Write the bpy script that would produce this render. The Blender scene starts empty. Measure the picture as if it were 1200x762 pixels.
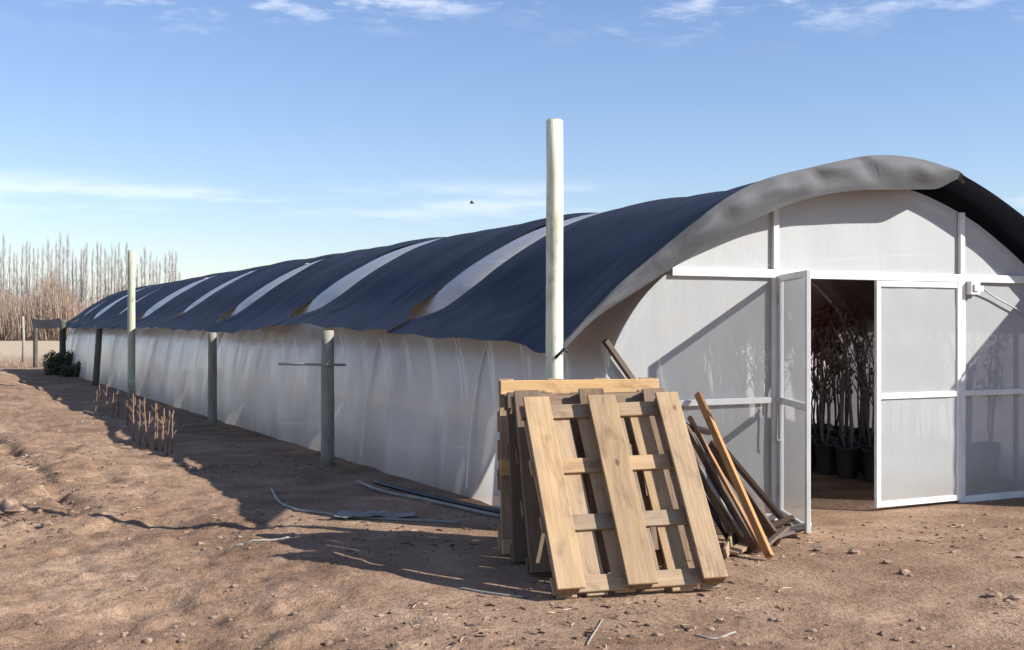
import bpy, math, random
import numpy as np
from mathutils import Vector, Matrix
R = math.radians
random.seed(7)
scene = bpy.context.scene
COL = scene.collection

# ------------------------------------------------------------------ camera, sky, sun, exposure
CAM_H = 1.6
YAW = R(26.7)                      # the view is turned 26.7 deg to the right of the greenhouse axis (+Y)
cam_d = bpy.data.cameras.new('camera')
cam = bpy.data.objects.new('camera', cam_d); COL.objects.link(cam)
cam.location = (0, 0, CAM_H); cam.rotation_euler = (R(90), 0, -YAW)
cam_d.sensor_width = 36; cam_d.lens = 42.0; cam_d.clip_start = 0.1; cam_d.clip_end = 9000
scene.camera = cam

SUN_EL = R(31.5)
SUN_H = Vector((0.72, -0.694, 0)).normalized()     # towards the sun, on the ground
SUN_DIR = Vector((SUN_H.x*math.cos(SUN_EL), SUN_H.y*math.cos(SUN_EL), math.sin(SUN_EL)))
sun_d = bpy.data.lights.new('sun', 'SUN'); sun_d.energy = 5.0; sun_d.angle = R(0.55); sun_d.color = (1.0, 0.965, 0.91)
sun = bpy.data.objects.new('sun', sun_d); COL.objects.link(sun)
sun.rotation_euler = SUN_DIR.to_track_quat('Z', 'Y').to_euler(); sun.location = (20, -20, 30)

world = bpy.data.worlds.new('World'); scene.world = world; world.use_nodes = True
wn, wl = world.node_tree.nodes, world.node_tree.links
for n in list(wn): wn.remove(n)
wo = wn.new('ShaderNodeOutputWorld'); bg = wn.new('ShaderNodeBackground'); bg.inputs['Strength'].default_value = 0.080
sky = wn.new('ShaderNodeTexSky'); sky.sky_type = 'NISHITA'; sky.sun_disc = False
sky.sun_elevation = SUN_EL; sky.sun_rotation = math.atan2(SUN_H.x, SUN_H.y)
sky.altitude = 400; sky.air_density = 1.15; sky.dust_density = 0.1; sky.ozone_density = 1.2
tc = wn.new('ShaderNodeTexCoord'); sep = wn.new('ShaderNodeSeparateXYZ'); wl.new(tc.outputs['Generated'], sep.inputs[0])
def wmath(op, a, b=None, c=None):
    n = wn.new('ShaderNodeMath'); n.operation = op
    for i, v in enumerate((a, b, c)):
        if v is None: continue
        if isinstance(v, (int, float)): n.inputs[i].default_value = v
        else: wl.new(v, n.inputs[i])
    return n.outputs[0]
# small clouds on a high layer: direction projected on a plane overhead
den = wmath('MAXIMUM', wmath('ADD', sep.outputs['Z'], 0.04), 0.02)
cv = wn.new('ShaderNodeCombineXYZ'); wl.new(wmath('DIVIDE', sep.outputs['X'], den), cv.inputs[0]); wl.new(wmath('DIVIDE', sep.outputs['Y'], den), cv.inputs[1])
def cnoise(scale, detail, rough, off=(0,0,0)):
    m = wn.new('ShaderNodeMapping'); m.inputs['Location'].default_value = off; wl.new(cv.outputs[0], m.inputs['Vector'])
    n = wn.new('ShaderNodeTexNoise'); n.inputs['Scale'].default_value = scale; n.inputs['Detail'].default_value = detail; n.inputs['Roughness'].default_value = rough
    wl.new(m.outputs[0], n.inputs['Vector']); return n.outputs['Fac']
n1 = cnoise(4.6, 6, 0.62, (7.1, 4.7, 0)); n2 = cnoise(0.7, 2, 0.5, (2.4, 8.2, 0)); n3 = cnoise(0.42, 4, 0.6, (8.3, 3.2, 0))
def wramp(v, lo, hi):
    n = wn.new('ShaderNodeMapRange'); n.interpolation_type = 'SMOOTHSTEP'; wl.new(v, n.inputs[0]); n.inputs[1].default_value = lo; n.inputs[2].default_value = hi
    return n.outputs[0]
mask = wmath('MULTIPLY', wramp(n1, 0.47, 0.68), wramp(n2, 0.40, 0.55))
mask = wmath('MULTIPLY', wmath('MULTIPLY', mask, wramp(sep.outputs['Z'], 0.215, 0.275)), 0.55)
low = wmath('MULTIPLY', wmath('MULTIPLY', wramp(sep.outputs['Z'], 0.075, 0.10), wramp(sep.outputs['Z'], 0.125, 0.105)), wramp(n3, 0.47, 0.60))   # a thin far bank of cloud
mask = wmath('ADD', mask, wmath('MULTIPLY', low, 0.30))
mix = wn.new('ShaderNodeMix'); mix.data_type = 'RGBA'
wl.new(mask, mix.inputs[0]); tint = wn.new('ShaderNodeMix'); tint.data_type = 'RGBA'; tint.blend_type = 'MULTIPLY'; tint.inputs[0].default_value = 1.0
wl.new(sky.outputs[0], tint.inputs[6]); tint.inputs[7].default_value = (0.92, 0.98, 1.22, 1)
wl.new(tint.outputs[2], mix.inputs[6]); mix.inputs[7].default_value = (10.0, 10.0, 10.6, 1)
wl.new(mix.outputs[2], bg.inputs['Color']); wl.new(bg.outputs[0], wo.inputs[0])

scene.view_settings.view_transform = 'Standard'; scene.view_settings.look = 'None'
scene.view_settings.exposure = 0.74; scene.view_settings.gamma = 1.0
scene.render.engine = 'CYCLES'
try: scene.cycles.transparent_max_bounces = 24; scene.cycles.max_bounces = 10
except Exception: pass

# ------------------------------------------------------------------ small helpers
FPX = 1400.0
FV = Vector((math.sin(YAW), math.cos(YAW), 0)); RV = Vector((math.cos(YAW), -math.sin(YAW), 0))
def ray(px): return FV + RV*((px-600)/FPX)
def gp(px, py, z=0.0):             # survey: place on the ground seen at a picture point
    t = (CAM_H-z)*FPX/(py-380.0); p = ray(px)*t; p.z = z; return p
def wp(px, py, Y):                 # place on an upright plane Y = const
    d = ray(px); t = Y/d.y; p = d*t; p.z = CAM_H+(380.0-py)/FPX*t; return p
def dp(px, py, depth):
    p = ray(px)*depth; p.z = CAM_H+(380.0-py)/FPX*depth; return p
def smooth(x, a, b):
    t = np.clip((x-a)/(b-a), 0, 1); return t*t*(3-2*t)
def vnoise(x, y, seed=0):
    xi = np.floor(x).astype(np.int64); yi = np.floor(y).astype(np.int64); xf = x-xi; yf = y-yi
    def h(a, b):
        n = (a*374761393 + b*668265263 + seed*1274126177) & 0xffffffff
        n = ((n ^ (n >> 13))*1274126177) & 0xffffffff
        n = (n ^ (n >> 16)) & 0xffffffff
        return n/4294967295.0*2-1
    u = xf*xf*(3-2*xf); v = yf*yf*(3-2*yf)
    return (h(xi,yi)*(1-u)+h(xi+1,yi)*u)*(1-v)+(h(xi,yi+1)*(1-u)+h(xi+1,yi+1)*u)*v
def fbm(x, y, oct=4, seed=0, gain=0.5):
    s = 0; a = 1.0
    for i in range(oct):
        s = s + a*vnoise(x, y, seed+i*17); x = x*2.03+5.1; y = y*2.03-3.7; a *= gain
    return s

def tag(o, label=None, cat=None, group=None, kind=None):
    if label: o['label'] = label
    if cat: o['category'] = cat
    if group: o['group'] = group
    if kind: o['kind'] = kind
    return o
def empty(name, loc, label=None, cat=None, group=None):
    o = bpy.data.objects.new(name, None); o.empty_display_size = 0.2; COL.objects.link(o); o.location = loc
    return tag(o, label, cat, group)
def link(name, me, parent=None, M=None):
    o = bpy.data.objects.new(name, me); COL.objects.link(o)
    if parent is not None:
        o.parent = parent
    if M is not None: o.matrix_basis = M
    return o
def world_loc(p):
    v = Vector((0,0,0))
    while p is not None: v += p.matrix_basis.translation; p = p.parent
    return v
class MB:
    def __init__(s): s.v = []; s.f = []
    def add(s, vs, fs):
        b = len(s.v); s.v += [tuple(p) for p in vs]; s.f += [tuple(i+b for i in f) for f in fs]; return s
    def tube(s, pts, rad, n=6, cap=True):
        pts = [Vector(p) for p in pts]; rad = rad if isinstance(rad, (list, tuple)) else [rad]*len(pts)
        vs = []; up = Vector((0.13, 0.29, 1)).normalized()
        for i, p in enumerate(pts):
            d = (pts[min(i+1, len(pts)-1)]-pts[max(i-1, 0)])
            d = d.normalized() if d.length > 1e-9 else Vector((0,0,1))
            a = d.cross(up)
            if a.length < 1e-3: a = d.cross(Vector((1,0,0)))
            a.normalize(); b = d.cross(a)
            for k in range(n):
                t = 2*math.pi*k/n; vs.append(p+(a*math.cos(t)+b*math.sin(t))*rad[i])
        fs = []
        for i in range(len(pts)-1):
            for k in range(n): fs.append((i*n+k, i*n+(k+1) % n, (i+1)*n+(k+1) % n, (i+1)*n+k))
        if cap: fs.append(tuple(range(n-1, -1, -1))); fs.append(tuple((len(pts)-1)*n+k for k in range(n)))
        return s.add(vs, fs)
    def box(s, lo, hi):
        x0,y0,z0 = lo; x1,y1,z1 = hi
        return s.add([(x0,y0,z0),(x1,y0,z0),(x1,y1,z0),(x0,y1,z0),(x0,y0,z1),(x1,y0,z1),(x1,y1,z1),(x0,y1,z1)],
            [(0,3,2,1),(4,5,6,7),(0,1,5,4),(1,2,6,5),(2,3,7,6),(3,0,4,7)])
    def grid(s, P):                # P: rows x cols of points
        r, c = len(P), len(P[0])
        return s.add([q for row in P for q in row], [(i*c+j, i*c+j+1, (i+1)*c+j+1, (i+1)*c+j) for i in range(r-1) for j in range(c-1)])
    def mesh(s, mat, smooth=False, off=Vector((0,0,0)), name='m'):
        me = bpy.data.meshes.new(name); me.from_pydata([(p[0]-off.x, p[1]-off.y, p[2]-off.z) for p in s.v], [], s.f); me.update()
        me.materials.append(mat)
        if smooth: me.polygons.foreach_set('use_smooth', [True]*len(me.polygons))
        return me
    def build(s, name, mat, parent=None, smooth=False, base=None):
        if parent is None and base is not None:
            o = link(name, s.mesh(mat, smooth, Vector(base), name)); o.location = base; return o
        return link(name, s.mesh(mat, smooth, world_loc(parent) if parent else Vector((0,0,0)), name), parent)
_bc = {}
def board_mesh(L, W, T, mat, bev=0.003):      # local X runs along the grain
    key = (round(L,3), round(W,3), round(T,3), mat.name, bev)
    if key in _bc: return _bc[key]
    mb = MB(); hx, hy, hz = L/2, W/2, T/2; b = min(bev, T*0.3)
    vs = []; idx = {}
    for sx in (-1,1):
        for sy in (-1,1):
            for sz in (-1,1):
                for ax in range(3):
                    p = [sx*(hx-b), sy*(hy-b), sz*(hz-b)]; p[ax] = (sx*hx, sy*hy, sz*hz)[ax]
                    idx[(sx,sy,sz,ax)] = len(vs); vs.append(p)
    fs = []
    for ax in range(3):
        o1, o2 = [(1,2),(2,0),(0,1)][ax]
        for sg in (-1,1):
            q = []
            for a, c in ((-1,-1),(1,-1),(1,1),(-1,1)):
                t = [0,0,0]; t[ax] = sg; t[o1] = a; t[o2] = c; q.append(idx[(*t, ax)])
            fs.append(tuple(q if sg > 0 else q[::-1]))
    for ax in range(3):                         # the twelve chamfers
        o1, o2 = [(1,2),(2,0),(0,1)][ax]
        for a in (-1,1):
            for c in (-1,1):
                def k(e, w):
                    t = [0,0,0]; t[ax] = e; t[o1] = a; t[o2] = c; return idx[(*t, w)]
                fs.append((k(-1,o1), k(1,o1), k(1,o2), k(-1,o2)))
    for sx in (-1,1):
        for sy in (-1,1):
            for sz in (-1,1): fs.append((idx[(sx,sy,sz,0)], idx[(sx,sy,sz,1)], idx[(sx,sy,sz,2)]))
    mb.add(vs, fs); me = mb.mesh(mat, False, name='board')
    import bmesh
    bm = bmesh.new(); bm.from_mesh(me); bmesh.ops.recalc_face_normals(bm, faces=bm.faces); bm.to_mesh(me); bm.free()
    _bc[key] = me; return me
def board(name, mat, c, xd, yd, L, W, T, parent=None, bev=0.003):
    xd = Vector(xd).normalized(); yd = Vector(yd); yd = (yd-xd*yd.dot(xd)).normalized(); zd = xd.cross(yd)
    M = Matrix((xd, yd, zd)).transposed().to_4x4()
    M.translation = Vector(c)-(world_loc(parent) if parent else Vector((0,0,0)))
    return link(name, board_mesh(L, W, T, mat, bev), parent, M)
def board2(name, mat, a, b, yd, W, T, parent=None, bev=0.003):
    a = Vector(a); b = Vector(b); return board(name, mat, (a+b)/2, b-a, yd, (b-a).length, W, T, parent, bev)
def copy_tree(o, parent=None):
    c = o.copy(); COL.objects.link(c)
    if parent is not None: c.parent = parent
    for ch in list(o.children): copy_tree(ch, c)
    return c

# ------------------------------------------------------------------ materials
def newmat(name):
    m = bpy.data.materials.new(name); m.use_nodes = True; nt = m.node_tree
    return m, nt.nodes, nt.links, nt.nodes['Principled BSDF']
def ramp(N, stops):
    r = N.new('ShaderNodeValToRGB'); e = r.color_ramp.elements
    e[0].position, e[0].color = stops[0][0], (*stops[0][1], 1); e[1].position, e[1].color = stops[-1][0], (*stops[-1][1], 1)
    for p, c in stops[1:-1]: k = e.new(p); k.color = (*c, 1)
    return r
def noise(N, L, src, scale, detail=4, rough=0.55, stretch=None, dist=0.0):
    n = N.new('ShaderNodeTexNoise'); n.inputs['Scale'].default_value = scale; n.inputs['Detail'].default_value = detail
    n.inputs['Roughness'].default_value = rough; n.inputs['Distortion'].default_value = dist
    if stretch is not None:
        m = N.new('ShaderNodeMapping'); m.inputs['Scale'].default_value = stretch; L.new(src, m.inputs['Vector']); src = m.outputs[0]
    L.new(src, n.inputs['Vector']); return n.outputs['Fac']
def mixc(N, L, f, a, b, mode='MIX'):
    m = N.new('ShaderNodeMix'); m.data_type = 'RGBA'; m.blend_type = mode
    for i, v in ((0, f), (6, a), (7, b)):
        if isinstance(v, (int, float)): m.inputs[i].default_value = v
        elif isinstance(v, tuple): m.inputs[i].default_value = (*v, 1)
        else: L.new(v, m.inputs[i])
    return m.outputs[2]
def bump(N, L, h, strength, dist, prev=None):
    b = N.new('ShaderNodeBump'); b.inputs['Strength'].default_value = strength; b.inputs['Distance'].default_value = dist
    L.new(h, b.inputs['Height'])
    if prev is not None: L.new(prev, b.inputs['Normal'])
    return b.outputs[0]
def randcoord(N, L):
    t = N.new('ShaderNodeTexCoord'); oi = N.new('ShaderNodeObjectInfo')
    mu = N.new('ShaderNodeVectorMath'); mu.operation = 'MULTIPLY_ADD'
    cb = N.new('ShaderNodeCombineXYZ')
    for i, k in enumerate((37.0, 91.0, 53.0)):
        m = N.new('ShaderNodeMath'); m.operation = 'MULTIPLY'; L.new(oi.outputs['Random'], m.inputs[0]); m.inputs[1].default_value = k; L.new(m.outputs[0], cb.inputs[i])
    ad = N.new('ShaderNodeVectorMath'); ad.operation = 'ADD'; L.new(t.outputs['Object'], ad.inputs[0]); L.new(cb.outputs[0], ad.inputs[1])
    return ad.outputs[0], oi.outputs['Random']
def wood(name, light, dark, grey=(0.30,0.26,0.22), greyamt=0.35, axis='x', rough=0.8):
    m, N, L, P = newmat(name); v, rnd = randcoord(N, L)
    st = {'x': (1.2, 22, 22), 'z': (22, 22, 1.2)}[axis]
    g = noise(N, L, v, 2.2, 5, 0.65, st, 0.4)
    c = ramp(N, [(0.25, dark), (0.5, tuple((a+b)/2 for a, b in zip(light, dark))), (0.72, light)]); L.new(g, c.inputs[0])
    s = noise(N, L, v, 5, 4, 0.6, (0.5, 1.6, 1.6) if axis == 'x' else (1.6, 1.6, 0.5))
    r2 = ramp(N, [(0.42, (0,0,0)), (0.72, (greyamt,)*3)]); L.new(s, r2.inputs[0])
    c2 = mixc(N, L, r2.outputs[0], c.outputs[0], grey)
    hs = N.new('ShaderNodeHueSaturation'); L.new(c2, hs.inputs['Color'])
    mr = N.new('ShaderNodeMapRange'); L.new(rnd, mr.inputs[0]); mr.inputs[3].default_value = 0.66; mr.inputs[4].default_value = 1.16; L.new(mr.outputs[0], hs.inputs['Value'])
    m7 = N.new('ShaderNodeMath'); m7.operation = 'MULTIPLY'; L.new(rnd, m7.inputs[0]); m7.inputs[1].default_value = 17.3
    m8 = N.new('ShaderNodeMath'); m8.operation = 'FRACT'; L.new(m7.outputs[0], m8.inputs[0])
    ms = N.new('ShaderNodeMapRange'); L.new(m8.outputs[0], ms.inputs[0]); ms.inputs[3].default_value = 0.88; ms.inputs[4].default_value = 1.15; L.new(ms.outputs[0], hs.inputs['Saturation'])
    bl = noise(N, L, v, 3.0, 5, 0.7, (1.0, 2.6, 2.6) if axis == 'x' else (2.6, 2.6, 1.0), 0.6)
    rb = ramp(N, [(0.30, (0.50, 0.46, 0.43)), (0.48, (1, 1, 1)), (0.75, (1.12, 1.1, 1.06))]); L.new(bl, rb.inputs[0])
    cb_ = mixc(N, L, 0.8, hs.outputs[0], rb.outputs[0], 'MULTIPLY')
    vo = N.new('ShaderNodeTexVoronoi'); vo.inputs['Scale'].default_value = 4.2
    vm = N.new('ShaderNodeMapping'); vm.inputs['Scale'].default_value = (0.7, 1.3, 1.3) if axis == 'x' else (1.3, 1.3, 0.7); L.new(v, vm.inputs['Vector']); L.new(vm.outputs[0], vo.inputs['Vector'])
    rk = ramp(N, [(0.045, (0.30, 0.22, 0.16)), (0.10, (1, 1, 1))]); L.new(vo.outputs['Distance'], rk.inputs[0])
    cb_ = mixc(N, L, 0.85, cb_, rk.outputs[0], 'MULTIPLY')
    L.new(cb_, P.inputs['Base Color']); P.inputs['Roughness'].default_value = rough
    L.new(bump(N, L, g, 0.5, 0.004), P.inputs['Normal']); return m
def plain(name, col, rough=0.7, var=0.15, scale=6.0, stretch=None, bumpd=0.0, metal=0.0):
    m, N, L, P = newmat(name); v, rnd = randcoord(N, L)
    g = noise(N, L, v, scale, 4, 0.6, stretch)
    c = ramp(N, [(0.3, tuple(x*(1-var) for x in col)), (0.7, tuple(min(1, x*(1+var)) for x in col))]); L.new(g, c.inputs[0])
    L.new(c.outputs[0], P.inputs['Base Color']); P.inputs['Roughness'].default_value = rough; P.inputs['Metallic'].default_value = metal
    if bumpd: L.new(bump(N, L, g, 0.6, bumpd), P.inputs['Normal'])
    return m

def film_mat(name, col=(0.80, 0.81, 0.80), clear=0.24, trans=0.5, dirt=0.25, low=True):
    m, N, L, P = newmat(name); N.remove(P); out = [n for n in N if n.type == 'OUTPUT_MATERIAL'][0]
    t = N.new('ShaderNodeTexCoord'); v = t.outputs['Object']
    geo = N.new('ShaderNodeNewGeometry')
    d = noise(N, L, geo.outputs['Position'], 1.6, 5, 0.6, (1, 1, 0.35))
    sp = N.new('ShaderNodeSeparateXYZ'); L.new(geo.outputs['Position'], sp.inputs[0])
    # splashed soil along the foot of the film
    mr = N.new('ShaderNodeMapRange'); mr.interpolation_type = 'SMOOTHSTEP'; L.new(sp.outputs['Z'], mr.inputs[0]); mr.inputs[1].default_value = 0.42; mr.inputs[2].default_value = 0.0
    mm = N.new('ShaderNodeMath'); mm.operation = 'MULTIPLY'; L.new(mr.outputs[0], mm.inputs[0]); L.new(d, mm.inputs[1])
    dr = ramp(N, [(0.45, (0,0,0)), (0.75, (dirt,)*3)]); L.new(d, dr.inputs[0])
    ad = N.new('ShaderNodeMath'); ad.operation = 'ADD'; L.new(dr.outputs[0], ad.inputs[0]); L.new(mm.outputs[0], ad.inputs[1]); ad.use_clamp = True
    c = mixc(N, L, ad.outputs[0], col, (0.52, 0.44, 0.35))
    df = N.new('ShaderNodeBsdfDiffuse'); L.new(c, df.inputs[0])
    tr = N.new('ShaderNodeBsdfTranslucent'); L.new(c, tr.inputs[0])
    wr = noise(N, L, geo.outputs['Position'], 3.2, 4, 0.6, (1.0, 1.0, 0.25))
    nb = bump(N, L, wr, 0.35, 0.03)
    L.new(nb, df.inputs['Normal'])
    m1 = N.new('ShaderNodeMixShader'); m1.inputs[0].default_value = trans; L.new(df.outputs[0], m1.inputs[1]); L.new(tr.outputs[0], m1.inputs[2])
    tp = N.new('ShaderNodeBsdfTransparent'); tp.inputs[0].default_value = (0.93, 0.94, 0.94, 1)
    m2 = N.new('ShaderNodeMixShader'); m2.inputs[0].default_value = clear; L.new(m1.outputs[0], m2.inputs[1]); L.new(tp.outputs[0], m2.inputs[2])
    gl = N.new('ShaderNodeBsdfGlossy'); gl.inputs['Roughness'].default_value = 0.32; L.new(nb, gl.inputs['Normal'])
    fr = N.new('ShaderNodeFresnel'); fr.inputs[0].default_value = 1.25
    m3 = N.new('ShaderNodeMixShader'); L.new(fr.outputs[0], m3.inputs[0]); L.new(m2.outputs[0], m3.inputs[1]); L.new(gl.outputs[0], m3.inputs[2])
    L.new(m3.outputs[0], out.inputs[0]); return m
def cloth_mat(name, col, sheen, rough=0.75, tr=0.0):
    m, N, L, P = newmat(name); geo = N.new('ShaderNodeNewGeometry')
    d = noise(N, L, geo.outputs['Position'], 1.1, 5, 0.6)
    c = ramp(N, [(0.3, tuple(x*0.75 for x in col)), (0.7, tuple(x*1.3 for x in col))]); L.new(d, c.inputs[0])
    L.new(c.outputs[0], P.inputs['Base Color']); P.inputs['Roughness'].default_value = rough
    P.inputs['Sheen Weight'].default_value = sheen; P.inputs['Sheen Roughness'].default_value = 0.5
    P.inputs['Specular IOR Level'].default_value = 0.25
    w = noise(N, L, geo.outputs['Position'], 2.4, 4, 0.55)
    cz = noise(N, L, geo.outputs['Position'], 1.0, 5, 0.62, (0.5, 6.5, 0.5), 0.5)
    du = ramp(N, [(0.50, (0, 0, 0)), (0.80, (0.16, 0.16, 0.16))]); L.new(cz, du.inputs[0])
    L.new(mixc(N, L, du.outputs[0], c.outputs[0], (0.16, 0.145, 0.13)), P.inputs['Base Color'])
    f = noise(N, L, geo.outputs['Position'], 160, 2, 0.5)
    L.new(bump(N, L, f, 0.3, 0.002, bump(N, L, cz, 0.55, 0.03, bump(N, L, w, 0.4, 0.03))), P.inputs['Normal'])
    if tr:
        out = [n for n in N if n.type == 'OUTPUT_MATERIAL'][0]; tp = N.new('ShaderNodeBsdfTransparent'); mx = N.new('ShaderNodeMixShader'); mx.inputs[0].default_value = tr
        L.new(P.outputs[0], mx.inputs[1]); L.new(tp.outputs[0], mx.inputs[2]); L.new(mx.outputs[0], out.inputs[0])
    return m

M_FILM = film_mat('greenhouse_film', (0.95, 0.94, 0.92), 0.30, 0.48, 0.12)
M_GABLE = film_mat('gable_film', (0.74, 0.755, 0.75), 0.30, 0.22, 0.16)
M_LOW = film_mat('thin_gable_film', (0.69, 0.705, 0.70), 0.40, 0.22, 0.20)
M_CLOTH = cloth_mat('shade_cloth', (0.013, 0.018, 0.034), 0.0, 0.65)
M_HEM = cloth_mat('sunlit_hem', (0.095, 0.095, 0.10), 0.05)  # paler grey than the cloth, painting in the sun on the front band
M_AWN = cloth_mat('brown_cloth', (0.075, 0.06, 0.055), 0.1)
M_WHITE = plain('white_paint', (0.66, 0.655, 0.63), 0.5, 0.10, 5)
M_RIB = plain('galvanised_pipe', (0.55, 0.55, 0.54), 0.45, 0.1, 20)
M_PALLET = wood('pallet_wood', (0.47, 0.335, 0.205), (0.31, 0.205, 0.115), (0.28, 0.205, 0.14), 0.55)
M_PALLET_O = wood('fresh_pallet_wood', (0.58, 0.38, 0.19), (0.42, 0.26, 0.12), (0.4, 0.3, 0.2), 0.2)
M_PALLET_D = wood('shaded_pallet_wood', (0.27, 0.175, 0.105), (0.14, 0.085, 0.05), (0.18, 0.13, 0.10), 0.5)  # dark brown paints shade into the slots and blocks behind the front boards
M_ORANGE = wood('orange_plank_wood', (0.50, 0.26, 0.11), (0.34, 0.16, 0.06), (0.3, 0.2, 0.13), 0.3)
M_DARKW = wood('dark_wood', (0.15, 0.095, 0.06), (0.06, 0.038, 0.026), (0.13, 0.11, 0.095), 0.4)
M_GREYW = wood('grey_wood', (0.40, 0.36, 0.31), (0.26, 0.23, 0.19), (0.42, 0.40, 0.37), 0.5)
M_POST = wood('treated_post', (0.72, 0.73, 0.56), (0.50, 0.51, 0.36), (0.64, 0.62, 0.50), 0.5, 'z')
M_DARKP = wood('far_shaded_post_wood', (0.13, 0.12, 0.10), (0.07, 0.065, 0.05), (0.15, 0.14, 0.12), 0.4, 'z')  # darkest copy of the post wood; shade on the far posts is painted in
M_POST2 = wood('shaded_post_wood', (0.33, 0.315, 0.25), (0.20, 0.19, 0.14), (0.36, 0.34, 0.29), 0.5, 'z')  # darker post wood, carries the shadow on the short posts as colour
M_POSTC = wood('post_end_grain', (0.50, 0.44, 0.30), (0.38, 0.32, 0.2), (0.4, 0.38, 0.3), 0.3, 'z')
M_BLACK = plain('black_plastic', (0.022, 0.022, 0.024), 0.45, 0.3, 8)
M_HOSE = plain('old_hose', (0.24, 0.225, 0.20), 0.6, 0.35, 4)
M_LITTER = plain('dark_litter', (0.125, 0.085, 0.06), 0.95, 0.4, 3)
M_GREYP = plain('grey_plastic', (0.42, 0.42, 0.41), 0.5, 0.15, 5)
M_STALK = wood('dry_stalk', (0.30, 0.185, 0.12), (0.18, 0.105, 0.07), (0.25, 0.19, 0.15), 0.4, 'z')
M_BARK = plain('hazed_bark', (0.33, 0.30, 0.285), 0.9, 0.2, 3)  # lightened tone stands in for haze over the far row
M_TWIG = plain('hazed_willow_twig', (0.38, 0.285, 0.215), 0.9, 0.25, 2)  # beige lightened in place of haze in front of the thicket
M_STEM = plain('sapling_bark', (0.20, 0.17, 0.15), 0.8, 0.5, 30)
M_RUST = plain('dry_leaf', (0.22, 0.075, 0.04), 0.8, 0.4, 8)
M_STRAW = plain('dry_grass', (0.42, 0.31, 0.19), 0.9, 0.3, 2)
M_STONE = plain('clod', (0.25, 0.168, 0.116), 0.95, 0.45, 9, None, 0.01)
def leaf_mat():
    m, N, L, P = newmat('shrub_leaf'); v, r = randcoord(N, L); g = noise(N, L, v, 9, 2)
    c = ramp(N, [(0.3, (0.022, 0.032, 0.012)), (0.7, (0.075, 0.085, 0.03))]); L.new(g, c.inputs[0]); L.new(c.outputs[0], P.inputs['Base Color']); P.inputs['Roughness'].default_value = 0.6
    return m
M_LEAF = leaf_mat()

# ------------------------------------------------------------------ ground
RUT_A, RUT_B = gp(-60, 470), gp(95, 606)
def ground_h(X, Y):
    X = np.asarray(X, float); Y = np.asarray(Y, float)
    d = np.hypot(X, Y)
    near = 1-smooth(d, 50, 120)
    h = 0.05*fbm(X*0.35, Y*0.35, 3, 3)*near
    lef = 1-smooth(X, 1.6, 3.2)                       # loose, rougher soil left of the greenhouse
    h += lef*near*(0.075*smooth(Y, 8, 16) + 0.20*smooth(Y, 16, 34)*(1-smooth(Y, 52, 70)) + 0.032*fbm(X*1.1, Y*1.1, 3, 9))
    h += (0.010+0.018*lef)*fbm(X*3.1, Y*3.1, 4, 21)*near - 0.035*lef*near*np.clip(np.abs(fbm(X*1.6+9, Y*1.6, 3, 61))-0.12, -0.12, 0.3)
    h += (0.006+0.012*lef)*fbm(X*8.0, Y*8.0, 3, 37, 0.6)*near
    # rut
    ax, ay = RUT_A.x, RUT_A.y; bx, by = RUT_B.x-ax, RUT_B.y-ay; LL = bx*bx+by*by
    t = np.clip(((X-ax)*bx+(Y-ay)*by)/LL, 0, 1)
    dr = np.hypot(X-ax-t*bx, Y-ay-t*by) + 0.05*vnoise(X*3, Y*3, 5)
    brk = 0.55+0.45*vnoise(X*1.7+3, Y*1.7, 15)
    h += (-0.11*np.exp(-(dr/0.08)**2) + 0.018*np.exp(-((dr-0.22)/0.12)**2))*brk
    # level pads: greenhouse and the yard where pallets and doors stand
    pad = smooth(X, 3.0, 3.7)*(1-smooth(X, 11.5, 13))*smooth(Y, 5.0, 5.6)*(1-smooth(Y, 44, 46))
    pad2 = smooth(X, 2.4, 3.0)*smooth(Y, 5.0, 5.6)*(1-smooth(Y, 8.6, 9.4))
    pad = np.maximum(pad, pad2)
    h = h*(1-pad*0.90)
    return h
def hz(x, y): return float(ground_h(np.array([x]), np.array([y]))[0])

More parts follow.
